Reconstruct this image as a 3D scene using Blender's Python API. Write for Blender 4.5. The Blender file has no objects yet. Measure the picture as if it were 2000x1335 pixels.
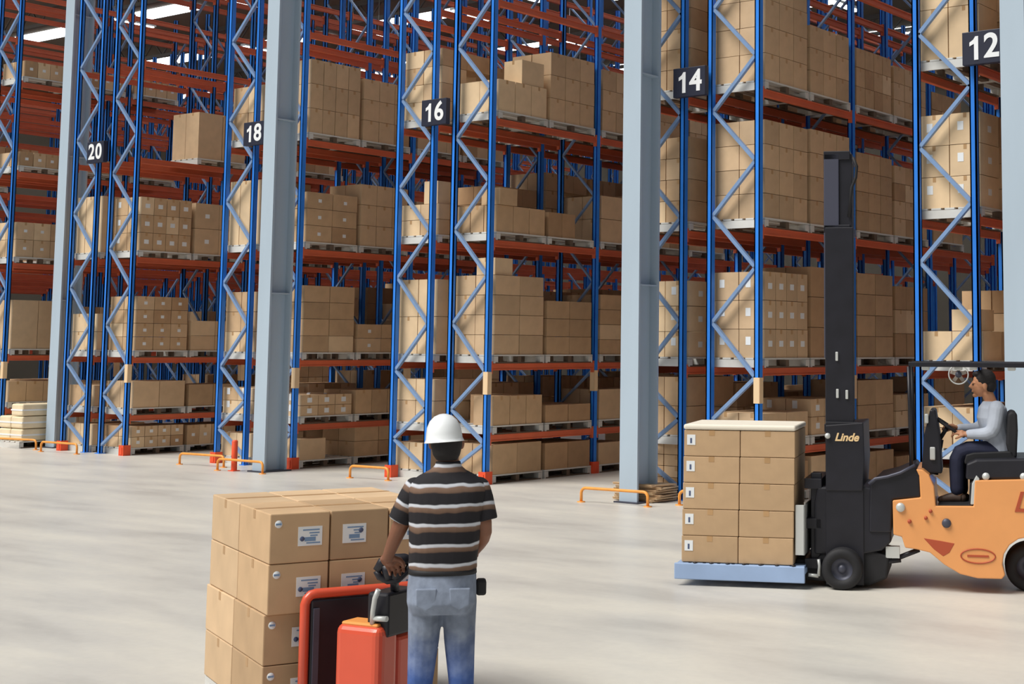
import bpy, bmesh, math, random
from mathutils import Vector, Matrix
random.seed(7)
SC = bpy.context.scene
COL = SC.collection
PI = math.pi

# ------------------------------------------------------------------ camera
cam_data = bpy.data.cameras.new('camera')
cam = bpy.data.objects.new('camera', cam_data); COL.objects.link(cam)
FW = Vector((-0.5746, 0.8126, 0.0977)).normalized()
YAW, PIT, ROL = -0.6156, 0.0979, 0.0065
FW = Vector((math.sin(YAW)*math.cos(PIT), math.cos(YAW)*math.cos(PIT), math.sin(PIT)))
R0 = Vector((math.cos(YAW), -math.sin(YAW), 0)); U0 = R0.cross(FW)
RT = R0*math.cos(ROL) + U0*math.sin(ROL); UP = -R0*math.sin(ROL) + U0*math.cos(ROL)
M = Matrix.Identity(4)
for i in range(3):
    M[i][0] = RT[i]; M[i][1] = UP[i]; M[i][2] = -FW[i]
M[0][3], M[1][3], M[2][3] = 16.4805, -16.7065, 2.1
cam.matrix_world = M
cam_data.sensor_width = 36; cam_data.lens = 52.069
cam_data.shift_x = -0.16983; cam_data.shift_y = -0.13888
cam_data.clip_end = 300
SC.camera = cam
SC.view_settings.view_transform = 'Standard'; SC.view_settings.look = 'None'
SC.view_settings.exposure = 0.0; SC.view_settings.gamma = 1.0
SC.view_settings.use_curve_mapping = False

# ------------------------------------------------------------------ world and sun
W = bpy.data.worlds.new('world'); SC.world = W; W.use_nodes = True
bg = W.node_tree.nodes['Background']
bg.inputs[0].default_value = (0.90, 0.95, 1.0, 1); bg.inputs[1].default_value = 0.25
sd = bpy.data.lights.new('sun', 'SUN'); sd.energy = 4.0; sd.angle = math.radians(34); sd.color = (1.0, 0.965, 0.91)
so = bpy.data.objects.new('sun', sd); COL.objects.link(so)
so.rotation_euler = Vector((0.36, 0.74, -1.16)).to_track_quat('-Z', 'Y').to_euler()

# ------------------------------------------------------------------ materials
def lin(c):
    return tuple(((x/255)/12.92 if x/255 <= .04045 else ((x/255+.055)/1.055)**2.4) for x in c) + (1,)
MATS = {}
def mat(name, rgb, rough=.6, metal=0.0, var=0.0, scale=6.0, rand=0.0, bump=0.0, emit=0.0, aniso=(1,1,1), coat=0):
    if name in MATS: return MATS[name]
    m = bpy.data.materials.new(name); m.use_nodes = True; MATS[name] = m
    nt = m.node_tree; b = nt.nodes['Principled BSDF']
    b.inputs['Roughness'].default_value = rough; b.inputs['Metallic'].default_value = metal
    b.inputs['Coat Weight'].default_value = coat
    col = lin(rgb)
    b.inputs['Base Color'].default_value = col
    tc = nt.nodes.new('ShaderNodeTexCoord')
    if var or bump:
        mp = nt.nodes.new('ShaderNodeMapping'); mp.inputs['Scale'].default_value = aniso
        nt.links.new(tc.outputs['Object'], mp.inputs[0])
        n = nt.nodes.new('ShaderNodeTexNoise'); n.inputs['Scale'].default_value = scale
        n.inputs['Detail'].default_value = 5
        nt.links.new(mp.outputs[0], n.inputs['Vector'])
    last = None
    if var:
        r = nt.nodes.new('ShaderNodeMapRange'); r.inputs[1].default_value = .3; r.inputs[2].default_value = .7
        r.inputs[3].default_value = 1-var; r.inputs[4].default_value = 1+var
        nt.links.new(n.outputs['Fac'], r.inputs[0]); last = r.outputs[0]
    if rand:
        oi = nt.nodes.new('ShaderNodeObjectInfo')
        r2 = nt.nodes.new('ShaderNodeMapRange'); r2.inputs[3].default_value = 1-rand; r2.inputs[4].default_value = 1+rand*.6
        nt.links.new(oi.outputs['Random'], r2.inputs[0])
        if last:
            mu = nt.nodes.new('ShaderNodeMath'); mu.operation = 'MULTIPLY'
            nt.links.new(last, mu.inputs[0]); nt.links.new(r2.outputs[0], mu.inputs[1]); last = mu.outputs[0]
        else: last = r2.outputs[0]
    if last:
        v = nt.nodes.new('ShaderNodeVectorMath'); v.operation = 'SCALE'
        v.inputs[0].default_value = col[:3]; nt.links.new(last, v.inputs['Scale'])
        nt.links.new(v.outputs[0], b.inputs['Base Color'])
    if bump:
        bp = nt.nodes.new('ShaderNodeBump'); bp.inputs['Strength'].default_value = bump; bp.inputs['Distance'].default_value = .01
        nt.links.new(n.outputs['Fac'], bp.inputs['Height']); nt.links.new(bp.outputs[0], b.inputs['Normal'])
    if emit:
        b.inputs['Emission Color'].default_value = col; b.inputs['Emission Strength'].default_value = emit
    return m

BLUE = mat('blue_paint', (46, 132, 234), .38, var=.08, scale=3, rand=.12)
BRACE = mat('pale_blue_steel', (128, 158, 200), .4, .15, var=.08)
ORANGE = mat('orange_beam_paint', (214, 106, 70), .5, var=.10, scale=2, rand=.14)
GUARD = mat('red_guard_paint', (232, 84, 44), .5, var=.08)
HOOP = mat('amber_paint', (240, 160, 70), .45, var=.1)
CREAM = mat('cream_strip', (235, 205, 165), .6)
STEEL = mat('column_paint', (176, 193, 208), .5, var=.05, scale=1.5, aniso=(1, 1, .3))
CARD = [mat('cardboard_a', (208, 178, 142), .8, var=.07, scale=5, rand=.15),
        mat('cardboard_b', (196, 164, 127), .8, var=.08, scale=5, rand=.18),
        mat('cardboard_c', (224, 196, 158), .8, var=.06, scale=5, rand=.08),
        mat('cardboard_d', (180, 146, 110), .8, var=.08, scale=5, rand=.12)]
TAPE = mat('packing_tape', (186, 148, 104), .45, rand=.1)
LABEL = mat('paper_label', (232, 236, 238), .6)
INK = mat('label_ink', (120, 150, 185), .6)
INKD = mat('label_ink_dark', (80, 92, 125), .6)
SHADEW = mat('painted_shade_wood', (104, 88, 74), .85, var=.15, scale=6)  # shade inside the pallet openings, painted as dark brown on blocks and under boards
WOOD = mat('pale_pallet_wood', (212, 212, 208), .7, var=.07, scale=4, rand=.08)
NAVY = mat('sign_navy', (30, 34, 54), .5)
WHITE = mat('white_lettering', (240, 243, 246), .5)
BLACK = mat('black_rubber', (26, 26, 30), .7, var=.15, scale=12)
BLACKM = mat('black_steel', (30, 30, 38), .42, .1, var=.2, scale=6)
DGREY = mat('dark_grey_steel', (72, 74, 88), .45, .2, var=.1)
LGREY = mat('light_grey_metal', (205, 208, 206), .4, .3)
TRUCK = mat('truck_orange', (232, 160, 96), .35, var=.03, coat=.3)
TRUCKR = mat('truck_red_brown', (176, 78, 48), .5)
JACK = mat('jack_orange_red', (216, 84, 56), .35, var=.03, coat=.3)
JACKT = mat('jack_amber_top', (240, 160, 84), .4)

def concrete():
    m = bpy.data.materials.new('concrete_floor'); m.use_nodes = True
    nt = m.node_tree; b = nt.nodes['Principled BSDF']
    tc = nt.nodes.new('ShaderNodeTexCoord')
    mp = nt.nodes.new('ShaderNodeMapping'); mp.inputs['Rotation'].default_value = (0, 0, math.radians(35)); mp.inputs['Scale'].default_value = (1.0, .35, 1)
    nt.links.new(tc.outputs['Object'], mp.inputs[0])
    n = nt.nodes.new('ShaderNodeTexNoise'); n.inputs['Scale'].default_value = .9; n.inputs['Detail'].default_value = 6; n.inputs['Roughness'].default_value = .6
    mp.inputs['Rotation'].default_value = (0, 0, math.radians(-8)); mp.inputs['Scale'].default_value = (.42, 1.25, 1)
    nt.links.new(mp.outputs[0], n.inputs['Vector'])
    cr = nt.nodes.new('ShaderNodeValToRGB'); e = cr.color_ramp.elements
    e[0].position = .34; e[0].color = lin((190, 187, 181)); e[1].position = .64; e[1].color = lin((214, 210, 200))
    x = e.new(.47); x.color = lin((203, 200, 193))
    nt.links.new(n.outputs['Fac'], cr.inputs[0])
    n2 = nt.nodes.new('ShaderNodeTexNoise'); n2.inputs['Scale'].default_value = 14; n2.inputs['Detail'].default_value = 4
    nt.links.new(tc.outputs['Object'], n2.inputs['Vector'])
    r = nt.nodes.new('ShaderNodeMapRange'); r.inputs[3].default_value = .93; r.inputs[4].default_value = 1.05
    nt.links.new(n2.outputs['Fac'], r.inputs[0])
    v = nt.nodes.new('ShaderNodeVectorMath'); v.operation = 'SCALE'
    nt.links.new(cr.outputs[0], v.inputs[0]); nt.links.new(r.outputs[0], v.inputs['Scale'])
    nt.links.new(v.outputs[0], b.inputs['Base Color'])
    r3 = nt.nodes.new('ShaderNodeMapRange'); r3.inputs[3].default_value = .26; r3.inputs[4].default_value = .5
    nt.links.new(n.outputs['Fac'], r3.inputs[0]); nt.links.new(r3.outputs[0], b.inputs['Roughness'])
    b.inputs['Specular IOR Level'].default_value = .35
    return m

# ------------------------------------------------------------------ mesh helpers
class MB:
    """collects quads and polygons with material slots and links them as one mesh object"""
    def __init__(s): s.v = []; s.f = []; s.m = []; s.mats = []; s.sm = []
    def mi(s, m):
        if m not in s.mats: s.mats.append(m)
        return s.mats.index(m)
    def add(s, vs, fs, m, smooth=False):
        o = len(s.v); s.v += [tuple(v) for v in vs]; k = s.mi(m)
        for f in fs: s.f.append([i+o for i in f]); s.m.append(k); s.sm.append(smooth)
    def box(s, x0, x1, y0, y1, z0, z1, m, T=None):
        vs = [Vector(p) for p in ((x0,y0,z0),(x1,y0,z0),(x1,y1,z0),(x0,y1,z0),(x0,y0,z1),(x1,y0,z1),(x1,y1,z1),(x0,y1,z1))]
        if T is not None: vs = [T @ v for v in vs]
        s.add(vs, [(0,3,2,1),(4,5,6,7),(0,1,5,4),(1,2,6,5),(2,3,7,6),(3,0,4,7)], m)
    def bar(s, a, b, w, h, m, up=(0,0,1)):
        a = Vector(a); b = Vector(b); d = (b-a).normalized(); u = Vector(up)
        if abs(d.dot(u)) > .98: u = Vector((1,0,0))
        r = d.cross(u).normalized(); u = r.cross(d)
        vs = []
        for p in (a, b):
            for i, j in ((-1,-1),(1,-1),(1,1),(-1,1)): vs.append(p + r*w/2*i + u*h/2*j)
        s.add(vs, [(0,1,2,3),(7,6,5,4),(0,4,5,1),(1,5,6,2),(2,6,7,3),(3,7,4,0)], m)
    def tube(s, pts, r, m, n=12, caps=True):
        pts = [Vector(p) for p in pts]; rs = r if isinstance(r, (list, tuple)) else [r]*len(pts)
        vs = []; prev = None
        for i, p in enumerate(pts):
            d = (pts[min(i+1, len(pts)-1)] - pts[max(i-1, 0)]).normalized()
            if prev is None:
                u = Vector((0,0,1)) if abs(d.z) < .9 else Vector((1,0,0))
                prev = d.cross(u).normalized()
            x = (prev - d*prev.dot(d)).normalized(); prev = x; y = d.cross(x)
            for k in range(n):
                t = 2*PI*k/n; vs.append(p + (x*math.cos(t) + y*math.sin(t))*rs[i])
        fs = []
        for i in range(len(pts)-1):
            for k in range(n):
                fs.append((i*n+k, i*n+(k+1)%n, (i+1)*n+(k+1)%n, (i+1)*n+k))
        s.add(vs, fs, m, True)
        if caps:
            o = len(s.v) - len(vs); k = s.mi(m)
            s.f.append([o+i for i in range(n)][::-1]); s.m.append(k); s.sm.append(False)
            q = o+(len(pts)-1)*n; s.f.append([q+i for i in range(n)]); s.m.append(k); s.sm.append(False)
    def lathe(s, prof, c, axis, m, n=32, smooth=True):
        c = Vector(c); a = Vector(axis).normalized(); u = Vector((0,0,1)) if abs(a.z) < .9 else Vector((1,0,0))
        x = a.cross(u).normalized(); y = a.cross(x); vs = []
        for r, h in prof:
            for k in range(n):
                t = 2*PI*k/n; vs.append(c + a*h + (x*math.cos(t)+y*math.sin(t))*max(r, 1e-4))
        fs = [(i*n+k, i*n+(k+1)%n, (i+1)*n+(k+1)%n, (i+1)*n+k) for i in range(len(prof)-1) for k in range(n)]
        s.add(vs, fs, m, smooth)
    def prism(s, poly, b0, b1, m, plane='xz'):
        n = len(poly)
        f = (lambda p, b: (p[0], b, p[1])) if plane == 'xz' else ((lambda p, b: (p[0], p[1], b)) if plane == 'xy' else (lambda p, b: (b, p[0], p[1])))
        vs = [f(p, b0) for p in poly] + [f(p, b1) for p in poly]
        s.add(vs, [tuple(range(n)), tuple(range(2*n-1, n-1, -1))] + [(i, n+i, n+(i+1)%n, (i+1)%n) for i in range(n)], m)
    def mesh(s, name):
        me = bpy.data.meshes.new(name); me.from_pydata(s.v, [], s.f)
        for m in s.mats: me.materials.append(m)
        me.polygons.foreach_set('material_index', s.m); me.polygons.foreach_set('use_smooth', s.sm)
        me.update(); return me
    def build(s, name, parent=None, bevel=0, loc=None, fix=False, seg=2):
        me = s.mesh(name)
        if fix or bevel:
            bm = bmesh.new(); bm.from_mesh(me); bmesh.ops.recalc_face_normals(bm, faces=bm.faces)
            bm.to_mesh(me); bm.free()
        o = bpy.data.objects.new(name, me); COL.objects.link(o)
        if loc: o.location = loc
        if parent: o.parent = parent
        if bevel:
            b = o.modifiers.new('bevel', 'BEVEL'); b.width = bevel; b.segments = seg; b.limit_method = 'ANGLE'; b.angle_limit = .6
            b.harden_normals = False
        return o
def tag(o, label, cat=None, group=None, kind=None):
    if label: o['label'] = label
    if cat: o['category'] = cat
    if group: o['group'] = group
    if kind: o['kind'] = kind
    return o
def root(name, loc=(0,0,0), rz=0):
    o = bpy.data.objects.new(name, None); COL.objects.link(o); o.location = loc; o.rotation_euler = (0,0,rz)
    o.empty_display_size = .2; return o
def inst(name, me, loc, parent=None, rz=0):
    o = bpy.data.objects.new(name, me); COL.objects.link(o); o.location = loc
    if rz: o.rotation_euler = (0,0,rz)
    if parent: o.parent = parent
    return o
def text(s, size, name, m, loc, rot, parent, depth=.004, shear=0, bold=0.0, align='CENTER'):
    c = bpy.data.curves.new(name, 'FONT'); c.body = s; c.size = size; c.extrude = depth; c.align_x = align; c.align_y = 'CENTER'
    c.shear = shear; c.offset = bold; c.materials.append(m)
    t = bpy.data.objects.new(name, c); COL.objects.link(t)
    bpy.context.view_layer.update()
    me = bpy.data.meshes.new_from_object(t.evaluated_get(bpy.context.evaluated_depsgraph_get()))
    bpy.data.objects.remove(t); me.name = name
    o = bpy.data.objects.new(name, me); COL.objects.link(o); o.location = loc; o.rotation_euler = rot; o.parent = parent
    return o

# ------------------------------------------------------------------ the building
def struct(o): o['kind'] = 'structure'; return o
b = MB(); b.box(-60, 40, -40, 45, -.2, 0, concrete()); struct(b.build('floor'))
WALL = mat('wall_panels', (132, 122, 108), .8, var=.08, scale=.4)
ROOF = mat('roof_sheets', (122, 110, 96), .8, var=.08, scale=.5)
b = MB(); b.box(-40, 40, 30, 30.2, 0, 12.2, WALL); struct(b.build('wall_back'))
b = MB(); b.box(-40.2, -40, -2, 30.2, 0, 12.2, WALL); struct(b.build('wall_left'))
b = MB(); b.box(20, 20.2, .6, 30.2, 0, 12.2, WALL); struct(b.build('wall_right_blocker'))  # out of view, added to keep ambient light out of the aisles
b = MB(); b.box(-40.2, 40, -.9, 30.2, 12.2, 12.35, ROOF); struct(b.build('ceiling'))
PURL = mat('purlin_steel', (96, 90, 84), .6)
for k in range(6):
    b = MB(); y = 3+5*k
    b.box(-40, 40, y-.09, y+.09, 12.06, 12.2, PURL); b.box(-40, 40, y-.05, y+.05, 11.55, 11.66, PURL)
    for q in range(80):
        x = -40+q; b.bar((x, y, 11.62), (x+.5, y, 12.12), .04, .04, PURL); b.bar((x+.5, y, 12.12), (x+1, y, 11.62), .04, .04, PURL)
    struct(b.build('trim_%d' % (k+1)))
SKY = mat('skylight_panel', (236, 244, 250), .5, emit=5.0)
n = 0
for k in range(5):
    for x in range(-36, 16, 6):
        n += 1; b = MB(); y = 5.5+5*k; b.box(x, x+3.2, y-.38, y+.38, 12.15, 12.199, SKY); struct(b.build('window_%d' % n))
# aisle light fittings
LAMP = mat('lamp_tube', (250, 250, 245), .5, emit=7.0)
AX = [7.0, 2.4, -2.2, -6.7, -11.1, -15.3, -19.8]
k = 0
lb = MB(); lb.box(-.12, .12, -.75, .75, .03, .1, LGREY); lhouse = lb.mesh('lamp_housing')
lb = MB(); lb.box(-.09, .09, -.7, .7, 0, .03, LAMP); lpan = lb.mesh('diffuser')
lb = MB(); lb.tube([(0,-.5,.1),(0,-.5,1.15)], .008, LGREY, 6); lb.tube([(0,.5,.1),(0,.5,1.15)], .008, LGREY, 6); lrod = lb.mesh('suspension_rod')
for ia, x in enumerate(AX):
    for j in range(5):
        r = root('ceiling_light', (x, 3+j*4.6, 10.95))
        tag(r, 'white tube light hanging high in the aisle between the rack rows', 'ceiling light', 'aisle ceiling lights')
        inst('lamp_housing', lhouse, (0,0,0), r); inst('diffuser', lpan, (0,0,0), r); inst('suspension_rod', lrod, (0,0,0), r)

# columns
def column(x, y, lab, ht=12.0):
    r = root('steel_column', (x, y, 0)); w, d = .30, .46; r['kind'] = 'structure'
    r.name = {0: 'trim_7', 1: 'trim_8', 2: 'trim_9', 3: 'trim_10'}[lab]
    b = MB(); b.box(0, w, 0, .035, .02, ht, STEEL); b.build('flange', r)
    b = MB(); b.box(0, w, d-.035, d, .02, ht, STEEL); b.build('flange', r)
    b = MB(); b.box(w/2-.015, w/2+.015, .035, d-.035, .02, ht, STEEL); b.build('web', r)
    b = MB()
    for z in (2.9, 5.8, 8.7): b.box(.02, w-.02, .035, d-.035, z, z+.02, STEEL)
    b.box(-.05, w+.05, -.06, d+.06, 0, .02, DGREY); b.build('base_plate', r)
column(-11.05, .25, 0); column(-3.46, -.75, 1); column(4.13, -.75, 2); column(9.60, -.62, 3)

# ------------------------------------------------------------------ pallet racks
DEP, FLUE, BAY = .8593, .377, 2.5687
LV = [0, .7355, 1.807, 3.6863, 5.5653, 7.4277, 9.30]
ROWX = {12: 9.2145, 14: 4.8531, 16: 0.0, 18: -4.3647, 20: -9.054, 22: -13.2476, 24: -17.75, 26: -22.3, 28: -26.8}
TOPZ = 9.9
b = MB()
w, t = .085, .018
b.box(-w/2, w/2, -.04, -.04+t, .01, TOPZ, BLUE); b.box(-w/2, -w/2+t, -.04, .04, .01, TOPZ, BLUE); b.box(w/2-t, w/2, -.04, .04, .01, TOPZ, BLUE)
b.box(-w/2, w/2, .022, .04, .01, TOPZ, BLUE)
b.box(-.07, .07, -.07, .07, 0, .012, BLUE)
UPR = b.mesh('upright')
zo = [.60, 1.68, 3.14, 4.58, 6.02, 7.46, 8.9]; zi = [.16, 1.10, 2.41, 3.86, 5.30, 6.74, 8.18, 9.6]
def brace_pts():
    out = []
    for i in range(len(zo)):
        out.append(((0, zi[i]), (1, zo[i]))); out.append(((1, zo[i]), (0, zi[i+1])))
    return out
BRS = []
for (s0, z0), (s1, z1) in brace_pts():
    b = MB(); xa = .04+s0*(DEP-.165); xb = .04+s1*(DEP-.165)
    b.bar((xa, 0, z0), (xb, 0, z1), .048, .055, BRACE, up=(0,1,0)); BRS.append(b.mesh('brace'))
b = MB()
for (s0, z0), (s1, z1) in brace_pts():
    b.bar((.04+s0*(DEP-.165), 0, z0), (.04+s1*(DEP-.165), 0, z1), .03, .045, BRACE, up=(0,1,0))
BRALL = b.mesh('frame_bracing')
b = MB(); L = BAY-.086
b.box(-.022, .022, 0, L, -.105, 0, ORANGE); b.box(-.027, .027, -.002, .03, -.16, .03, ORANGE); b.box(-.027, .027, L-.03, L+.002, -.16, .03, ORANGE)
b.box(-.034, .034, .03, L-.03, -.022, -.004, ORANGE); b.box(-.034, .034, .03, L-.03, -.103, -.087, ORANGE)
BEAM = b.mesh('beam')
b = MB(); b.box(-.068, .062, -.085, -.072, 0, .19, GUARD); b.box(.062, .075, -.085, .07, 0, .19, GUARD); b.box(-.04,.04,-.095,-.085,.02,.15,GUARD); PROT = b.mesh('corner_guard')
b = MB(); b.box(-.046, .052, -.047, -.0405, 1.34, 1.68, CREAM); b.box(.043, .052, -.047, .041, 1.34, 1.68, CREAM); STRIP = b.mesh('level_strip')
def signname(row): return {12:'12',14:'14',16:'16',18:'18',20:'20'}.get(row)
ORD = {22: 'first', 24: 'second', 26: 'third', 28: 'fourth'}
def where(row, side):
    s = 'left' if side == 'L' else 'right'
    if row <= 20: return '%s rack under sign %d' % (s, row)
    return '%s rack of %s row beyond sign 20' % (s, ORD[row])
def rack(row, side):
    X = ROWX[row]; nb = 7 if row >= 20 else 6
    sg = 1 if side == 'R' else -1          # aisle side
    xin = X + sg*FLUE/2; xout = X + sg*(FLUE/2+DEP)
    r = root('pallet_rack', (xin, 0, 0))
    tag(r, 'blue post and orange beam pallet rack, ' + where(row, side), 'pallet rack', 'pallet rack rows')
    for f in range(nb+1):
        y = f*BAY
        inst('upright', UPR, (sg*.0425, y, 0), r); inst('upright', UPR, (sg*(DEP-.0425), y, 0), r)
        if f == 0:
            for bm_ in BRS:
                o = inst('brace', bm_, (sg*.0425 if sg > 0 else -.0425, y, 0), r)
                if sg < 0: o.rotation_euler = (0,0,PI)
        else:
            o = inst('frame_bracing', BRALL, (sg*.0425, y, 0), r)
            if sg < 0: o.rotation_euler = (0,0,PI)
        if f < 2:
            o = inst('corner_guard', PROT, (sg*(DEP-.0425), y, 0), r); tag(o, 'orange-red corner guard')
            if sg > 0 and row != 12:
                tag(inst('level_strip', STRIP, (sg*(DEP-.0425), y, 0), r), 'cream strip on the upright')
    for f in range(nb):
        for l in range(1, len(LV)):
            for xx in (.03, DEP-.03):
                inst('beam', BEAM, (sg*xx, f*BAY+.043, LV[l]), r)
for row in ROWX:
    for side in 'LR': rack(row, side)

# aisle signs
for row, dx in ((12, .04), (14, .05), (16, 0), (18, 0), (20, 0)):
    r = root('aisle_sign', (ROWX[row]-FLUE/2+.13+dx, -.15, 5.72))
    tag(r, 'dark navy aisle sign with white number %d high on rack end' % row, 'sign', 'aisle number signs')
    b = MB(); b.box(-.27, .27, -.05, .04, -.205, .205, NAVY); b.box(-.03, .03, .04, .105, -.1, .1, DGREY); b.build('sign_box', r, bevel=.008)
    for ch, dxx in zip(str(row), (-.115, .115)):
        if ch == '1':
            b = MB(); b.prism([(-.005,-.145),(.05,-.145),(.05,.145),(.012,.145),(-.015,.105),(-.065,.075),(-.065,.028),(-.005,.055)], -.057, -.05, WHITE)
            o = b.build('digit', r, fix=True); o.location = (dxx+.01, 0, -.005)
        else: text(ch, .41, 'digit', WHITE, (dxx, -.052, -.005), (PI/2, 0, 0), r, .004, bold=.010)

# ------------------------------------------------------------------ pallets and cartons
def pallet_mesh(wx, ly, h=.13):
    b = MB()
    for k in range(5):
        x = -wx/2 + k*(wx-.13)/4; b.box(x, x+.13, -ly/2, ly/2, h-.022, h, WOOD)
    for y in (-ly/2, ly/2-.03): b.box(-wx/2, wx/2, y, y+.03, .0, h-.026, WOOD)
    for y in (-ly/2+.031, -.04, ly/2-.091):
        for x in (-wx/2, -.05, wx/2-.1): b.box(x, x+.1, y, y+.06 if abs(y) > .1 else y+.08, .016, h-.026, WOOD if x != -.05 and abs(y) > .1 else SHADEW)
    for x in (-wx/2, -.05, wx/2-.1): b.box(x, x+.1, -ly/2+.031, ly/2-.031, 0, .015, SHADEW)
    return b.mesh('pallet')
PALW, PALL, PALH = .86, 1.16, .13
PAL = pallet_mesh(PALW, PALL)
def carton_geo(b, w, d, h, m, T=None, dots=0, o=(0,0,0)):
    ox, oy, oz = o
    b.box(ox-w/2, ox+w/2, oy-d/2, oy+d/2, oz, oz+h, m, T)
    e = .0015; t = .022
    if w > d: b.box(ox-w/2-e, ox+w/2+e, oy-t, oy+t, oz+h-.06, oz+h+e, TAPE, T)
    else: b.box(ox-t, ox+t, oy-d/2-e, oy+d/2+e, oz+h-.06, oz+h+e, TAPE, T)
    if dots:
        s = .035 if dots == 1 else .05
        b.box(ox+w/2, ox+w/2+.003, oy-s, oy+s, oz+h*.5-s*.8, oz+h*.5+s*.8, LABEL, T)
        if dots == 2: b.box(ox-.10, ox-.02, oy-d/2-.003, oy-d/2, oz+h*.45, oz+h*.45+.11, LABEL, T)

# load table: (row, side, level) -> per slot (height, nx, ny, nz, card, dots, extra)
N = None
def S(h, nx=2, ny=3, nz=None, c=0, dots=0, extra=None, fx=1.0):
    return dict(h=h, nx=nx, ny=ny, nz=nz or max(1, round(h/.29)), c=c, dots=dots, extra=extra, fx=fx)
TAB = {
 (16,'R',0): [S(.46,2,2,1,1), S(.42,2,2,1,3), S(.36,1,1,1,0,fx=.6), S(.5)],
 (16,'R',1): [S(.45,2,3,1,1,extra='step'), S(.28,2,2,1,3), S(.5,2,2,1), S(.4)],
 (16,'R',2): [S(1.22,2,2,4,0,extra='cap'), S(.86,2,2,3,1), S(1.0,2,2,4,1), S(.8)],
 (16,'R',3): [S(.42,3,3,1,1,extra='cap'), S(.40,2,2,1,3,fx=.6), S(.78,2,2,2,0), S(.9)],
 (16,'R',4): [S(.50,2,3,1,2,extra='capback'), S(1.12,2,3,3,0), S(1.05,2,3,3,0), S(1.1,2,3,3,1)],
 (16,'L',0): [S(.42,2,2,1,0,fx=.7), S(.4)], (16,'L',1): [S(.68,2,2,2,0), S(.6)],
 (16,'L',2): [S(1.18,2,2,2,0), S(1.0,c=3)], (16,'L',3): [S(.50,2,2,2,2,extra='tall'), S(.9,c=3)],
 (16,'L',4): [S(1.12,2,2,4,2), S(1.0,c=1)],
 (18,'R',0): [S(.36,1,1,1,0,fx=.5), S(.52,2,2,2,1), S(.4)],
 (18,'R',1): [S(.36,2,3,2,0,2), S(.42,2,3,1,1), S(.3)],
 (18,'R',2): [S(1.14,2,2,4,1), S(.5,2,2,2,1,1), S(.9)],
 (18,'R',3): [S(.86,2,2,3,1,1), S(1.1,2,3,3,0), S(.9)],
 (18,'R',4): [S(1.28,2,4,3,0), S(1.12,2,3,3,0), S(1.1)],
 (18,'L',0): [S(.40,2,2,1,0), S(.5)], (18,'L',1): [S(.45,2,2,2,0,2), S(.5)], (18,'L',2): [S(1.05,2,2,3,1), S(1.)],
 (18,'L',3): [S(1.14,3,2,1,2), S(1.)], (18,'L',4): [S(.95,2,2,2,1), S(.9)],
 (20,'R',0): [S(.40,2,4,2,0,1), S(.38,2,4,1,1,1), S(.4)],
 (20,'R',1): [S(.5,2,2,1,0), S(.42,2,2,1,1), S(.3)],
 (20,'R',2): [S(1.02,2,3,4,1,1), S(.58,2,2,2,0), S(.6)],
 (20,'R',3): [S(1.02,2,4,3,1,2), S(1.0,2,2,2,0,2), S(.9)],
 (20,'R',4): [N, S(.92,2,2,1,0), N],
 (20,'L',0): [S(.4,2,2,1), N], (20,'L',1): [S(.4,2,2,1), N], (20,'L',2): [S(.7,2,2,2), N], (20,'L',3): [S(1.1,3,2,1,2), S(.9)], (20,'L',4): [N, N],
 (22,'R',0): [S(.45,2,3,2,1), S(.4), N], (22,'R',1): [S(.42,2,3,1,0), S(.4), N], (22,'R',2): [S(1.0,2,2,1,0), S(.9), N],
 (22,'R',3): [S(.72,2,3,2,0,1), S(.6,2,3,2), N], (22,'R',4): [S(.30,2,4,1,1,1), S(.3,2,4,1,1,1), S(.3,2,4,1,0,1)],
 (22,'R',5): [S(.34,2,4,1,0,1), S(.34,2,4,1,0,1), S(.34,2,4,1,0,1)],
 (14,'L',0): [S(.62,2,2,4,1,extra='flat'), S(.5)], (14,'L',1): [S(.8,2,2,2,1), S(.7)], (14,'L',2): [S(1.06,2,2,3,0,2), S(1.)],
 (14,'L',3): [S(1.2,2,2,4,1), S(1.)], (14,'L',4): [S(1.45,2,2,5,1), S(1.2)],
 (14,'R',0): [S(.4,2,2,1), S(.45,2,2,1,3), S(.42,2,2,1,1), S(.3)],
 (14,'R',1): [S(.34,2,2,1,0), S(.5,2,3,2,0,2), S(.74,2,2,2,1), S(.5)],
 (14,'R',2): [S(1.16,2,4,3,0,2), S(1.28,2,2,3,3), S(1.25,2,2,4,1), S(1.1,2,3,3,3)],
 (14,'R',3): [S(1.34,2,3,4,0), S(1.36,2,3,4,0), S(1.18,2,3,4,1), S(1.1)],
 (14,'R',4): [S(1.5,2,3,4,0), S(.98,2,3,3,0), S(.88,2,4,3,1), S(.8)],
 (12,'L',0): [S(.5,2,2,1,3), S(.5)], (12,'L',1): [S(.5,2,2,2,2), S(.5,c=3)], (12,'L',2): [S(.36,2,2,1,2,extra='cap'), S(.9,c=3)],
 (12,'L',3): [S(1.18,2,2,3,0,2), S(1.)], (12,'L',4): [S(1.3,2,2,2,2), S(1.)],
 (12,'R',0): [S(.5)], (12,'R',1): [S(.5)], (12,'R',2): [S(1.2,2,2,3,1)], (12,'R',3): [S(1.3,3,2,2,1)], (12,'R',4): [S(1.3,2,2,2,1)],
}
for row in (20, 22, 24, 26):
    for side in 'LR':
        for l in range(0, 5):
            if (row, side, l) not in TAB:
                TAB[(row, side, l)] = [S(random.uniform(.35, 1.1), 2, 3, None, random.choice((0,1,3)), random.choice((0,1)))
                                       if random.random() < .62 else N for _ in range(2 if row < 26 else 3)]
for row in (14, 16, 18, 20):
    for l in range(5):
        TAB[(row,'R',l)] = TAB[(row,'R',l)] + [S(random.uniform(.4, 1.1), c=random.choice((0,1,3)))]
random.seed(21)
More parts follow.
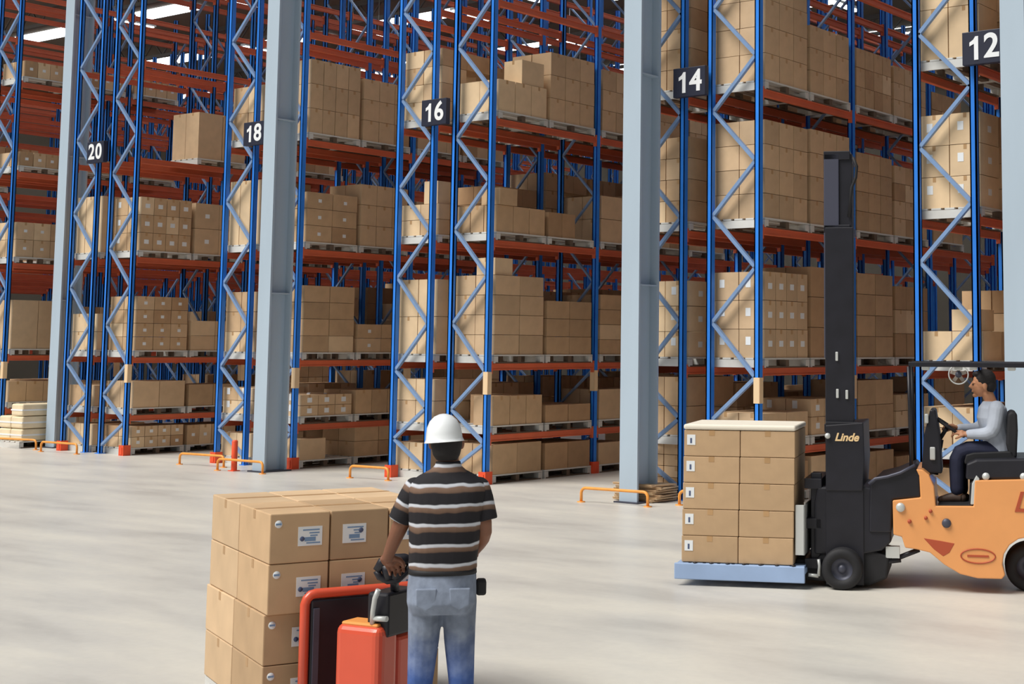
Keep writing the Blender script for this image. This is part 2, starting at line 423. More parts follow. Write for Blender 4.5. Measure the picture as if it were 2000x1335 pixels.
for row in (14, 16, 18, 20):
    for l in range(1, 5):
        if row == 20 and l == 4: continue
        t_ = TAB[(row,'L',l)]
        TAB[(row,'L',l)] = t_ + [S(random.uniform(.8, 1.35) if l > 1 else random.uniform(.5,.75), 2, 3, None, random.choice((0,1,3))) for _ in range(3)]
SH = ['floor level', 'first shelf', 'second shelf', 'third shelf', 'fourth shelf', 'fifth shelf']
SL = ['nearest', 'second', 'third', 'fourth', 'fifth']
LY = {1: ['only'], 2: ['bottom', 'top'], 3: ['bottom', 'middle', 'top'], 4: ['bottom', 'second', 'third', 'top'], 5: ['bottom', 'second', 'third', 'fourth', 'top']}
cartons = []     # (score, spec)
camp = Vector((16.48, -16.7, 2.1))
for (row, side, l), slots in TAB.items():
    sg = 1 if side == 'R' else -1
    xc = ROWX[row] + sg*(FLUE/2 + DEP/2)
    for si, sp in enumerate(slots):
        if not sp: continue
        if side == 'L' and si == 0 and sp['c'] == 0: sp['c'] = 2  # front loads get paler card, standing in for brighter light on rack ends
        bay = si//2
        yc = bay*BAY + .075 + PALL/2 + .02 + (si % 2)*(PALL+.055)
        z0 = LV[l]
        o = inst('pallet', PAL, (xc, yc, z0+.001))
        wloc = where(row, side)
        tag(o, 'pale pallet under %s load, %s, %s' % (SL[si], SH[l], wloc), 'pallet', 'pallets in the racks')
        nx, ny, nz, h = sp['nx'], sp['ny'], sp['nz'], sp['h']
        wx = (PALW-.02)*sp['fx']; ly = (PALL-.03)*sp['fx']
        cw, cd, ch = wx/nx, ly/ny, h/nz
        x0 = xc-(PALW-.02)/2 if side == 'L' else xc+(PALW-.02)/2-wx
        y0 = yc-(PALL-.03)/2
        base = z0+PALH+.002
        def emit(ix, iy, iz, bx, by, bz, w, d, hh, cidx, word):
            vis = (iy == 0) or (side == 'R' and ix == nx-1) or iz == nz-1 or word
            if not vis: return
            fl = ('left','right') if nx == 2 else (('middle',) if nx == 1 else ('left','middle','right'))
            yw = ['front','second','third','fourth','fifth'][iy] if ny > 1 else 'front'
            pos = word or '%s-layer %s-%s' % (LY.get(nz, [str(q) for q in range(9)])[iz] if nz <= 5 else 'upper', yw, fl[min(ix, len(fl)-1)])
            lab = '%s carton of %s load, %s, %s' % (pos, SL[si], SH[l], wloc)
            P = Vector((bx, by, bz)); dist = (P-camp).length
            sc = (w+d)*hh/dist**2
            if row >= 24: sc *= .05
            if side == 'L': sc *= .55 if iy == 0 else .03
            if side == 'R':
                if iy > 0 and ix < nx-1: sc *= .04
                if si > 2: sc *= .05
                if row in (12,) : sc *= .3
                if row == 14 and l == 0: sc *= .3
                if iy == 0 and ix < nx-1 and si > 0: sc *= .1
            if row == 18 and side == 'R' and iy == 0 and ix < nx-1: sc *= .3
            cartons.append((sc, lab, bx, by, bz, w, d, hh, cidx, sp['dots'], l))
        for iz in range(nz):
            for iy in range(ny):
                for ix in range(nx):
                    if sp['extra'] == 'step' and ix == 0 and iy == 0: continue
                    emit(ix, iy, iz, x0+cw*(ix+.5), y0+cd*(iy+.5), base+ch*iz, cw-.012, cd-.012, ch-.007, sp['c'], None)
        top = base+h
        if sp['extra'] == 'cap': emit(0,0,nz-1, x0+cw*(nx-.5)-.02, y0+.22, top, .38, .4, .26, 2, 'extra topmost')
        if sp['extra'] == 'capback': emit(0,0,nz-1, x0+cw*(nx-.5), y0+.80, top, .38, .52, .38, 2, 'extra topmost')
        if sp['extra'] == 'tall': emit(0,0,nz-1, x0+cw*(nx-.5), y0+.2, top, .3, .36, .36, 2, 'extra tall')
cartons.sort(key=lambda c: -c[0])
cache = {}
rest = MB()
for i, (sc, lab, bx, by, bz, w, d, hh, ci, dots, l) in enumerate(cartons):
    rz = random.uniform(-.008, .008)
    jx, jy = random.uniform(-.003, .003), random.uniform(-.003, .003)
    if i < 262:
        k = (round(w,3), round(d,3), round(hh,3), ci, dots)
        if k not in cache:
            b = MB(); carton_geo(b, w, d, hh, CARD[ci], None, dots); cache[k] = b.mesh('carton')
        o = inst('carton', cache[k], (bx+jx, by+jy, bz), None, rz)
        tag(o, lab, 'carton', 'cartons stored on %s' % SH[l])
    else:
        T = Matrix.Translation((bx+jx, by+jy, bz)) @ Matrix.Rotation(rz, 4, 'Z')
        carton_geo(rest, w, d, hh, CARD[(ci+i) % 4 if i % 3 == 0 else ci], T, dots)
o = rest.build('carton'); tag(o, 'smaller brown cartons filling the remaining pallets deeper in the racks', 'carton', 'cartons stored on deeper pallets', 'stuff')
print('cartons', len(cartons))

# ------------------------------------------------------------------ hoop barriers and bollard
HOOPS = [((-11.62, -.42), (-10.55, -.25), 'amber hoop barrier in front of the leftmost steel column'),
         ((-10.05, -.45), (-8.95, -.40), 'amber hoop barrier before the left rack under sign 20'),
         ((-5.55, -.62), (-4.45, -.55), 'amber hoop barrier before the left rack under sign 18'),
         ((-4.05, -.98), (-2.95, -.95), 'amber hoop barrier wrapping the column beside sign 18'),
         ((-1.35, -.55), (-.55, -.50), 'amber hoop barrier before the left rack under sign 16'),
         ((3.72, -1.05), (4.78, -.98), 'amber hoop barrier at the foot of the centre-right column'),
         ((4.98, -.55), (5.95, -.50), 'amber hoop barrier partly hidden behind the carton load on the forks')]
for (xa, ya), (xb, yb), lab in HOOPS:
    r = root('hoop_barrier', (xa, ya, 0), math.atan2(yb-ya, xb-xa)); L = math.hypot(xb-xa, yb-ya)
    tag(r, lab, 'barrier', 'hoop barriers along the rack ends')
    b = MB(); pts = [(0,0,0),(0,0,.12)] + [(.07-.07*math.cos(t*PI/8), 0, .12+.07*math.sin(t*PI/8)) for t in range(1,5)]
    pts += [(L-x, 0, z) for x, _, z in pts[::-1]]
    b.tube(pts, .02, HOOP, 12); b.build('hoop_tube', r)
    b = MB(); b.lathe([(.001,.012),(.055,.012),(.055,0)], (0,0,0), (0,0,1), HOOP, 16); b.lathe([(.001,.012),(.055,.012),(.055,0)], (L,0,0), (0,0,1), HOOP, 16); b.build('foot_plate', r)
r = root('bollard', (-3.78, -.86, 0)); tag(r, 'short orange-red bollard post left of the second steel column', 'bollard')
b = MB(); b.lathe([(.001,.50),(.035,.50),(.048,.48),(.048,.01)], (0,0,0), (0,0,1), GUARD, 20); b.build('post', r)
b = MB(); b.box(-.07,.07,-.07,.07,0,.012,GUARD); b.build('base_plate', r)

# flattened cardboard on the floor at the left rack under sign 14
for k in range(7):
    b = MB(); b.box(-.36, .36, -.25, .25, 0, .02, CARD[(k*2) % 4]); b.box(-.36,.36,-.26,-.2,.02,.03,CARD[1])
    o = b.build('flattened_carton', loc=(4.22+.02*(k % 3), -.30+.015*(k % 2), .01+.033*k)); o.rotation_euler = (0, 0, .1*(k % 3)-.1)
    tag(o, ['bottom', 'second', 'third', 'fourth', 'fifth', 'sixth', 'top'][k] + ' flattened carton in the pile at the left rack under sign 14', 'cardboard', 'flattened cartons in a pile')

# pallet of cream bags beside the leftmost rack
r0 = (-12.05, .55)
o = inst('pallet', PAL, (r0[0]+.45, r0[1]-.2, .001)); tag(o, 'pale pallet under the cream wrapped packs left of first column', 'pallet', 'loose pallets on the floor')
CRM = mat('cream_wrap', (238, 220, 186), .5, var=.06, scale=7)
def pack(w, d, h):
    b = MB(); b.box(-w/2, w/2, -d/2, d/2, 0, h, CRM); return b
for iz in range(3):
    for ix in range(2 if iz < 2 else 1):
        xx = r0[0]+.45 + (-.21+.42*ix if iz < 2 else .2)
        b = pack(.41, 1.05, .235); o = b.build('wrapped_pack', bevel=.035, loc=(xx, r0[1]-.2, .135+.245*iz), seg=3)
        tag(o, 'cream wrapped pack, %s layer %s, beside the leftmost column' % (('bottom','middle','top')[iz], ('left','right')[ix] if iz < 2 else 'single'), 'pack', 'cream wrapped packs on the floor pallet')
        b = MB(); b.box(-.206, .206, -.53, .53, .1, .13, WHITE); b.build('strap_band', o)

# ------------------------------------------------------------------ foreground carton stack
E1 = Vector((-.919, .394, 0)); E2 = Vector((.394, .919, 0)); CORN = Vector((10.143, -11.511, 0))
SYAW = math.radians(66.8)
def stack_pt(a, c, z): return CORN + E2*a + E1*c + Vector((0,0,z))   # a along the front, c into the stack
RZ = math.atan2(E2.y, E2.x)
bw, bd, bh = .33, .60, .262
def hero_carton(w, d, h, card, side):
    """local x along front face, local y into the stack; returns carton with parts"""
    b = MB(); b.box(-w/2, w/2, -d/2, d/2, 0, h, card); o = b.build('carton', bevel=.006)
    b = MB()
    b.box(-w/2+.004, w/2-.004, -.027, .027, h-.001, h+.0015, TAPE)
    b.box(-w/2-.0012, -w/2, -.02, .02, h-.05, h-.004, TAPE)
    b.build('tape', o)
    lx = .055 if side == 0 else -.03
    b = MB(); y = -d/2
    b.box(lx-.065, lx+.065, y-.002, y, .085, .185, LABEL)
    for zz, x0, x1 in ((.168, -.04, .05), (.152, -.005, .05), (.138, .0, .04), (.1, -.02, .055)): b.box(lx+x0, lx+x1, y-.0026, y-.002, zz-.004, zz+.003, INK)
    b.box(lx-.03, lx+.03, y-.0026, y-.002, .108, .13, INK)
    dx = lx-.043 if side == 0 else lx+.036
    b.lathe([(.001,.0035),(.013,.0035),(.013,0)], (dx, y, .122 if side == 0 else .15), (0,-1,0), INKD, 16); b.build('shipping_label', o)
    if side == 0:
        b = MB(); b.lathe([(.001,.002),(.02,.002),(.02,0)], (-w/2+.045, y, .205), (0,-1,0), LABEL, 16)
        b.box(-w/2+.03, -w/2+.06, y-.003, y-.002, .2, .21, INK); b.build('round_sticker', o)
    return o
LN = ['bottom', 'second', 'third', 'top']; CN = ['left column', 'middle column', 'right column']
for iz in range(4):
    for ic in range(3):
        for idp in range(2):
            off = (-.02 if iz < 2 else 0); dd = (.03 if iz < 2 else 0)
            o = hero_carton(bw-.008, bd-.008, bh-.003, CARD[1 if idp == 0 else 0], ic if ic < 2 else 1)
            jz = random.uniform(-.004, .004)
            p = stack_pt(bw*(ic+.5)+off*.3, bd*(idp+.5)+dd+random.uniform(0,.006), .157+bh*iz)
            o.location = p; o.rotation_euler = (0, 0, RZ+jz)
            tag(o, '%s %s carton of the %s layer, foreground stack' % ('front' if idp == 0 else 'rear', CN[ic], LN[iz]), 'carton', 'cartons of the foreground stack')
r = root('pallet', CORN + E2*.5 + E1*.61, RZ); tag(r, 'wooden pallet beneath the foreground carton stack', 'pallet', 'loose pallets on the floor')
b = MB()
for k in range(7): b.box(-.5+k*.145, -.5+k*.145+.13, -.6, .6, .13, .153, WOOD)
b.build('deck_boards', r); b = MB()
for x in (-.5, -.05, .4):
    for y in (-.6, -.06, .48): b.box(x, x+.1, y, y+.12, .02, .13, WOOD)
b.build('block', r); b = MB()
for x in (-.5, -.05, .4): b.box(x, x+.1, -.6, .6, 0, .02, WOOD)
b.build('bottom_board', r)

# ------------------------------------------------------------------ pallet truck held by the worker
PO = CORN + E2*.5; PR = math.atan2(-E1.y, -E1.x)
r = root('pallet_truck', PO, PR); tag(r, 'orange-red powered pallet truck held by the striped-shirt worker', 'pallet truck')
def rbox(b, cx, cy, lx, ly, ang, z0, z1, m):
    T = Matrix.Translation((cx, cy, 0)) @ Matrix.Rotation(ang, 4, 'Z'); b.box(-lx/2, lx/2, -ly/2, ly/2, z0, z1, m, T)
# frame: local x toward the worker, y to the right
b = MB()
b.tube([(.09,-.325,.05),(.09,-.325,.74),(.09,-.315,.765),(.09,-.295,.785),(.09,-.27,.79),(.09,.31,.79),(.09,.335,.785),(.09,.355,.765),(.09,.365,.74),(.09,.365,.05)], .026, JACK, 14)
b.build('backrest_frame', r)
b = MB(); b.box(.055,.115,-.30,.34,.06,.762, BLACKM); b.build('battery_panel', r, bevel=.01)
b = MB(); b.box(.12,.135,-.29,-.26,.1,.72,DGREY); b.box(.12,.135,.29,.32,.1,.72,DGREY); b.build('guide_strip', r)
# drive unit, turned with the tiller
K = Vector((10.886, -11.413, 0)) - PO
Rm = Matrix.Rotation(-PR, 3, 'Z'); K = Rm @ K
d1 = Rm @ Vector((-.985,-.174,0)); d2 = Rm @ Vector((-.174,.985,0)); ang = math.atan2(d1.y, d1.x)
def unit(b, a0, a1, c0, c1, z0, z1, m):
    c = K + d1*(a0+a1)/2 + d2*(c0+c1)/2; rbox(b, c.x, c.y, a1-a0, c1-c0, ang, z0, z1, m)
b = MB(); unit(b, 0, .285, 0, .17, .06, .69, JACK); b.build('motor_cover', r, bevel=.045, seg=4)
b = MB(); unit(b, .03, .255, .02, .15, .68, .700, JACKT); tag(b.build('top_cap', r, bevel=.012), 'amber top cap')
b = MB(); unit(b, .015, .27, .172, .44, .06, .625, JACK); b.build('rear_cover', r, bevel=.03, seg=3)
b = MB(); unit(b, -.01, .12, .05, .30, .63, .85, BLACKM); b.build('control_box', r, bevel=.015)
b = MB(); unit(b, .02, .26, -.02, .46, .02, .075, BLACK); b.build('skirt', r, bevel=.01)
# tiller
TH = K + Vector((0,0,.97)) + d1*(-.055) + d2*.03
b = MB(); b.tube([K+d1*.03+d2*.16+Vector((0,0,.84)), TH+Vector((0,0,-.02))], .022, BLACKM, 12); b.build('tiller_arm', r)
b = MB()
c = Rm @ Vector((.711,.703,0)); up = Vector((0,0,1))
b.tube([TH-c*.085+up*.0, TH-c*.06+up*.04, TH-c*.02+up*.052, TH+c*.05+up*.055, TH+c*.085+up*.05], [.02,.026,.03,.028,.022], BLACKM, 12)
b.tube([TH-c*.085+up*.0, TH-c*.07-up*.03, TH-c*.03-up*.05, TH+c*.02-up*.045, TH+c*.07-up*.0, TH+c*.085+up*.05], .018, BLACKM, 12)
b.tube([TH-c*.04+up*.03, TH-c*.02-up*.04], [.03,.03], BLACKM, 12); b.tube([TH+c*.03+up*.03, TH+c*.0-up*.04], [.035,.03], BLACKM, 12)
b.build('tiller_head', r)
b = MB(); b.tube([K+d1*.07+d2*.03+Vector((0,0,.70)), K+d1*.06+d2*.02+Vector((0,0,.76)), K+d1*.035+Vector((0,0,.83)), K+d1*.015+Vector((0,0,.875))], .013, LGREY, 10)
b.tube([K+d1*.075+d2*.03+Vector((0,0,.725)), K+d1*-.02+d2*.03+Vector((0,0,.73))], .014, LGREY, 10); tag(b.build('lift_lever', r), 'silver lever')
for y in (-.17, .17):
    b = MB(); b.box(-1.1, .06, y-.08, y+.08, .045, .09, JACK); b.build('fork', r, bevel=.01)
for yy in (-.2, .2):
    b = MB(); b.lathe([(.001,.03),(.07,.03),(.085,.02),(.085,-.02),(.07,-.03),(.001,-.03)], (.3, yy, .0855), (0,1,0), BLACK, 24); b.build('wheel', r)

# ------------------------------------------------------------------ bodies
def loft(b, rings, m, n=20, p=2.3):
    """rings: (cx, cy, z, rx, ry)"""
    vs = []
    for cx, cy, z, rx, ry in rings:
        for k in range(n):
            t = 2*PI*k/n; ct, st = math.cos(t), math.sin(t)
            vs.append((cx+rx*math.copysign(abs(ct)**(2/p), ct), cy+ry*math.copysign(abs(st)**(2/p), st), z))
    q = len(rings)
    fs = [(i*n+k, i*n+(k+1)%n, (i+1)*n+(k+1)%n, (i+1)*n+k) for i in range(q-1) for k in range(n)]
    fs += [tuple(range(n))[::-1], tuple((q-1)*n+k for k in range(n))]
    b.add(vs, fs, m, True)
def ball(b, c, rx, ry, rz, m, n=14, rot=None):
    vs = []; fs = []
    for i in range(n//2+1):
        ph = PI*i/(n//2)
        for k in range(n):
            t = 2*PI*k/n; v = Vector((rx*math.sin(ph)*math.cos(t)+1e-5*math.cos(t), ry*math.sin(ph)*math.sin(t)+1e-5*math.sin(t), rz*math.cos(ph)))
            if rot: v = rot @ v
            vs.append(Vector(c)+v)
    for i in range(n//2):
        for k in range(n): fs.append((i*n+k, (i+1)*n+k, (i+1)*n+(k+1)%n, i*n+(k+1)%n))
    b.add(vs, fs, m, True)
def limb(b, pts, rs, m):
    """tapered limb with rounded ends"""
    P = [Vector(p) for p in pts]; out = []; rr = []
    for i in range(len(P)-1):
        for k in range(4):
            t = k/4; out.append(P[i].lerp(P[i+1], t)); rr.append(rs[i]*(1-t)+rs[i+1]*t)
    out.append(P[-1]); rr.append(rs[-1])
    # soften corners
    for _ in range(2):
        q = out[:]
        for i in range(1, len(out)-1): q[i] = (out[i-1]+out[i]*2+out[i+1])/4
        out = q
    b.tube(out, rr, m, 14); ball(b, P[0], rs[0]*.98, rs[0]*.98, rs[0]*.98, m); ball(b, P[-1], rs[-1]*.98, rs[-1]*.98, rs[-1]*.98, m)
def fuse(b, name, m, voxel=.006, smooth=4, parent=None, mat_local=None):
    """union of the overlapping shapes as one continuous surface"""
    me = b.mesh(name+'_raw'); bm = bmesh.new(); bm.from_mesh(me); bmesh.ops.recalc_face_normals(bm, faces=bm.faces); bm.to_mesh(me); bm.free()
    t = bpy.data.objects.new('tmp', me); COL.objects.link(t)
    mo = t.modifiers.new('r', 'REMESH'); mo.mode = 'VOXEL'; mo.voxel_size = voxel; mo.use_smooth_shade = True
    ms = t.modifiers.new('s', 'SMOOTH'); ms.factor = .5; ms.iterations = smooth
    bpy.context.view_layer.update()
    dg = bpy.context.evaluated_depsgraph_get(); new = bpy.data.meshes.new_from_object(t.evaluated_get(dg))
    bpy.data.objects.remove(t); bpy.data.meshes.remove(me)
    new.materials.clear(); new.materials.append(m); new.name = name
    new.polygons.foreach_set('use_smooth', [True]*len(new.polygons))
    o = bpy.data.objects.new(name, new); COL.objects.link(o)
    if mat_local is not None:
        new.transform(mat_local.inverted()); o.matrix_local = mat_local
    if parent: o.parent = parent
    return o
def hand(b, wrist, d, up, side, m, curl=.6, s=1.0):
    """d: direction of the palm, up: back of the hand, side: +1/-1 thumb side along d x up"""
    d = Vector(d).normalized(); up = Vector(up); up = (up-d*up.dot(d)).normalized(); x = d.cross(up).normalized()*side
    w = Vector(wrist); P = lambda a, c, e: w + (d*a + x*c + up*e)*s
    for c in (-.028, -.01, .01, .028): b.tube([P(-.02, c*.6, 0), P(.03, c*.9, .002), P(.085, c, 0)], [.014*s, .015*s, .0125*s], m, 10)
    ball(b, P(.04, 0, 0), .03*s, .03*s, .03*s, m)
    for c, L in ((.034, .068), (.0115, .078), (-.0115, .072), (-.034, .058)):
        pts = [P(.078, c, 0)]; a = 0; pos = (.078, 0)
        for seg, fr in ((.45, .35), (.32, 1.0), (.25, 1.6)):
            a = curl*fr; pos = (pos[0]+L*seg*math.cos(a), pos[1]-L*seg*math.sin(a)); pts.append(P(pos[0], c*1.04, pos[1]))
        b.tube(pts, [.0095*s, .009*s, .0085*s, .0065*s], m, 10)
    b.tube([P(.015, .03, -.004), P(.04, .052, -.012), P(.062, .058, -.028), P(.078, .05, -.042)], [.014*s, .012*s, .0105*s, .008*s], m, 10)

def stripes(name):
    m = bpy.data.materials.new(name); m.use_nodes = True; nt = m.node_tree; bs = nt.nodes['Principled BSDF']; bs.inputs['Roughness'].default_value = .85
    tc = nt.nodes.new('ShaderNodeTexCoord'); sp = nt.nodes.new('ShaderNodeSeparateXYZ'); nt.links.new(tc.outputs['Object'], sp.inputs[0])
    nz = nt.nodes.new('ShaderNodeTexNoise'); nz.inputs['Scale'].default_value = 7; nt.links.new(tc.outputs['Object'], nz.inputs['Vector'])
    ma = nt.nodes.new('ShaderNodeMath'); ma.operation = 'MULTIPLY_ADD'; ma.inputs[1].default_value = .04; nt.links.new(nz.outputs['Fac'], ma.inputs[0]); nt.links.new(sp.outputs['Z'], ma.inputs[2])
    dv = nt.nodes.new('ShaderNodeMath'); dv.operation = 'MULTIPLY_ADD'; dv.inputs[1].default_value = 1/.094; dv.inputs[2].default_value = -(1.340/.094)+20.9; nt.links.new(ma.outputs[0], dv.inputs[0])
    fr = nt.nodes.new('ShaderNodeMath'); fr.operation = 'FRACT'; nt.links.new(dv.outputs[0], fr.inputs[0])
    cr = nt.nodes.new('ShaderNodeValToRGB'); e = cr.color_ramp.elements; cr.color_ramp.interpolation = 'LINEAR'
    e[0].position = 0; e[0].color = lin((26,24,30)); e[1].position = .5; e[1].color = lin((30,27,32))
    for p, c in ((.57, (104, 80, 64)), (.76, (124, 98, 82)), (.82, (196, 198, 206)), (.92, (206, 210, 218)), (.98, (26, 24, 30))):
        x = e.new(p); x.color = lin(c)
    nt.links.new(fr.outputs[0], cr.inputs[0]); nt.links.new(cr.outputs[0], bs.inputs['Base Color'])
    return m
STR = stripes('striped_knit')
SKIN = mat('brown_skin', (128, 84, 62), .55, var=.06, scale=20); SKIN2 = mat('tan_skin', (186, 132, 98), .55, var=.05, scale=20)
HAIR = mat('black_hair', (22, 18, 20), .75, var=.2, scale=60)
DENIM = mat('blue_denim', (98, 116, 154), .9, var=.32, scale=11, bump=.6)
def wash(m, lo, hi, z0, z1):
    # washed-out upper part of the jeans, patchy edge
    nt = m.node_tree; b = nt.nodes['Principled BSDF']; src = b.inputs['Base Color'].links[0].from_node
    tc = [n for n in nt.nodes if n.type == 'TEX_COORD'][0]; nz = [n for n in nt.nodes if n.type == 'TEX_NOISE'][0]
    sp = nt.nodes.new('ShaderNodeSeparateXYZ'); nt.links.new(tc.outputs['Object'], sp.inputs[0])
    ad = nt.nodes.new('ShaderNodeMath'); ad.operation = 'MULTIPLY_ADD'; ad.inputs[1].default_value = .3
    nt.links.new(nz.outputs['Fac'], ad.inputs[0]); nt.links.new(sp.outputs['Z'], ad.inputs[2])
    mr_ = nt.nodes.new('ShaderNodeMapRange'); mr_.inputs[1].default_value = z0+.15; mr_.inputs[2].default_value = z1+.15
    nt.links.new(ad.outputs[0], mr_.inputs[0])
    mx = nt.nodes.new('ShaderNodeMix'); mx.data_type = 'RGBA'; mx.inputs[6].default_value = lin(lo); mx.inputs[7].default_value = lin(hi)
    nt.links.new(mr_.outputs[0], mx.inputs[0]); nt.links.new(mx.outputs[2], src.inputs[0])
wash(DENIM, (66, 94, 156), (126, 136, 154), .50, .72)
NAVYT = mat('navy_trousers', (38, 42, 66), .85, var=.15, scale=9)
SHIRT = mat('pale_blue_shirt', (182, 190, 204), .8, var=.06, scale=10)
HELM = mat('white_helmet_shell', (238, 242, 244), .3, coat=.3)

# worker in the foreground, seen from behind
mr = root('person', (11.245, -11.35, 0), math.radians(44.7))
tag(mr, 'person in white helmet, striped shirt and jeans standing with back turned', 'person')
b = MB(); m = SKIN
loft(b, [(.0,0,.80,.13,.10),(.0,0,.92,.145,.105),(.0,.0,1.05,.14,.10),(.01,0,1.2,.15,.105),(.015,0,1.33,.165,.11),(.02,0,1.40,.155,.10),(.02,0,1.45,.09,.075),(.018,.0,1.48,.055,.055)], m)
b.tube([(.018,0,1.44),(.016,.005,1.5),(.012,.015,1.56)], [.058,.054,.056], m, 16)
loft(b, [(.01,.04,1.52,.04,.045),(.008,.03,1.545,.062,.075),(.007,.02,1.60,.073,.09),(.006,.016,1.65,.076,.096),(.006,.014,1.69,.070,.088),(.006,.014,1.725,.045,.06),(.006,.014,1.735,.02,.03)], m, p=2)
ball(b, (-.07,.02,1.61), .012,.02,.03, m); ball(b, (.084,.02,1.61), .012,.02,.03, m)
b.tube([(.008,.105,1.645),(.008,.125,1.60),(.008,.112,1.59)], [.008,.014,.012], m)          # nose
ball(b, (.008,.104,1.565), .024,.01,.008, m)                                                 # mouth
limb(b, [(-.135,0,1.385),(-.217,.02,1.19),(-.27,.09,1.045)], [.045,.040,.026], m)
limb(b, [(.165,0,1.39),(.206,-.03,1.17),(.155,.17,1.06)], [.045,.041,.027], m)
hand(b, (-.27,.09,1.045), (.35,.75,-.42), (-.2,.5,.8), 1, m, 1.15)
hand(b, (.155,.17,1.06), (-.5,.85,-.1), (.8,.45,.2), -1, m, .9)
for sx, c in ((-1, -.075), (1, .085)):
    limb(b, [(c,0,.84),(c+.02*sx,.01,.47),(c+.025*sx,-.01,.10)], [.075,.05,.036], m)
    limb(b, [(c+.025*sx,-.02,.05),(c+.045*sx,.15,.035)], [.04,.03], m)
fuse(b, 'body', SKIN, .0048, 3, mr)
b = MB()
loft(b, [(.004,0,1.0,.160,.120),(.003,0,1.012,.166,.125),(.002,0,1.04,.166,.126),(.006,-.004,1.12,.170,.126),(.010,-.006,1.22,.178,.130),(.014,-.004,1.31,.190,.132),(.016,0,1.38,.196,.124),(.016,0,1.425,.182,.106),(.016,0,1.455,.140,.088),(.016,0,1.482,.088,.074),(.017,0,1.505,.063,.064),(.018,.002,1.525,.060,.062)], STR, 28, 2.4)
ball(b, (-.135,0,1.385), .055,.065,.055, STR); ball(b, (.165,0,1.385), .055,.065,.055, STR)
shirt = fuse(b, 'shirt', STR, .006, 4, mr)
for nm, A_, B_ in (('left', (-.142,0,1.392), (-.212,.02,1.235)), ('right', (.170,0,1.392), (.208,-.02,1.235))):
    b = MB(); A_ = Vector(A_); B_ = Vector(B_)
    b.tube([A_, A_.lerp(B_, .3), A_.lerp(B_, .7), B_], [.056,.060,.059,.058], STR, 20); ball(b, A_, .056,.056,.056, STR)
    zax = (A_-B_).normalized(); xax = Vector((0,1,0)).cross(zax).normalized(); yax = zax.cross(xax)
    ML = Matrix(((xax.x,yax.x,zax.x,0),(xax.y,yax.y,zax.y,0),(xax.z,yax.z,zax.z,0),(0,0,0,1))); ML.translation = A_ - zax*1.40
    o = fuse(b, 'sleeve', STR, .006, 3, None, ML); o.parent = shirt
b = MB()
loft(b, [(.0,0,.80,.155,.118),(.0,-.012,.85,.168,.134),(.0,-.010,.91,.168,.130),(.002,0,.975,.164,.122),(.002,0,1.03,.156,.116)], DENIM, 28, 2.4)
for sx, c in ((-1, -.078), (1, .086)):
    limb(b, [(c,-.005,.86),(c+.003*sx,0,.68),(c+.018*sx,.005,.46),(c+.025*sx,-.01,.24),(c+.026*sx,-.012,.08)], [.086,.077,.062,.056,.058], DENIM)
tr = fuse(b, 'jeans', DENIM, .006, 3, mr)
for px in (-.075, .085):
    b = MB(); b.prism([(px-.05,.93),(px+.05,.93),(px+.048,.85),(px,.825),(px-.048,.85)], -.142, -.12, DENIM); b.build('back_pocket', tr, bevel=.006, fix=True)
b = MB(); loft(b, [(.002,0,.985,.166,.125),(.002,0,1.01,.164,.123)], BLACK, 28, 2.4); b.build('belt', tr)
b = MB()
for sx, c in ((-1, -.1), (1, .108)):
    pass
b = MB(); limb(b, [(-.10,-.03,.055),(-.11,.05,.05),(-.125,.17,.035)], [.045,.046,.036], BLACK); b.build('shoe', mr)
b = MB(); limb(b, [(.108,-.03,.055),(.115,.05,.05),(.13,.17,.035)], [.045,.046,.036], BLACK); b.build('shoe', mr)
b = MB(); loft(b, [(.01,-.012,1.53,.05,.05),(.008,-.006,1.555,.066,.075),(.007,.0,1.60,.077,.086),(.006,.003,1.635,.079,.088),(.006,.003,1.66,.072,.08)], HAIR, 24, 2); fuse(b, 'hair', HAIR, .005, 2, mr)
hp = MB(); prof = [(.104,-.004),(.100,0),(.094,.012),(.0915,.035),(.085,.07),(.070,.10),(.046,.122),(.02,.132),(.001,.134)]
hp.lathe(prof, (0,0,0), (0,0,1), HELM, 32); hp.lathe([(.104,-.004),(.098,-.006),(.088,.01),(.085,.035),(.078,.066),(.064,.094),(.04,.115),(.001,.126)], (0,0,0), (0,0,1), HELM, 32)
ho = hp.build('helmet', mr); ho.location = (-.004,.004,1.622); ho.rotation_euler = (-.05, -.07, 0); ho.scale = (.96,1.12,1.0)
b = MB(); b.tube([(-.06,.08,.004),(-.03,.122,-.004),(0,.134,-.006),(.03,.122,-.004),(.06,.08,.004)], [.006,.01,.012,.01,.006], HELM, 10); b.build('helmet_peak', ho)
b = MB(); b.box(.166,.215,-.03,.05,.875,.95, BLACK); b.build('belt_pouch', mr, bevel=.012)

# ------------------------------------------------------------------ forklift
TO = Vector((10.07, -5.244, 0)); TR = math.radians(-155.7)
tk = root('forklift', TO, TR); tag(tk, 'orange counterbalance forklift with tall black mast carrying a carton load', 'forklift')
def Q(u, v, b=0):
    """truck coordinates (forward, height) of a measured outline point lying in the plane at side offset b"""
    a = 0
    for _ in range(4):
        dep = 12.79 - .98*b + .19*a
        a = (1902-u)*dep/2893/.985 - 1.124*12.79/12.79*1.0
    return (a, 2.1-(v-677)*dep/2893)
def poly(pts, b0, b1, m, name, bev=.012, ref=None, seg=2, parent=None):
    bb = MB(); bb.prism([Q(u, v, b1 if ref is None else ref) for u, v in pts], b0, b1, m); return bb.build(name, parent or tk, bevel=bev, fix=True, seg=seg)
body = [(1745,978),(1798,972),(1796,930),(1790,917),(1803,918),(1815,928),(1824,950),(1827,988),(1899,988),(1902,938),(2090,933),(2105,960),(2108,1090),(2095,1120),(2052,1124)]
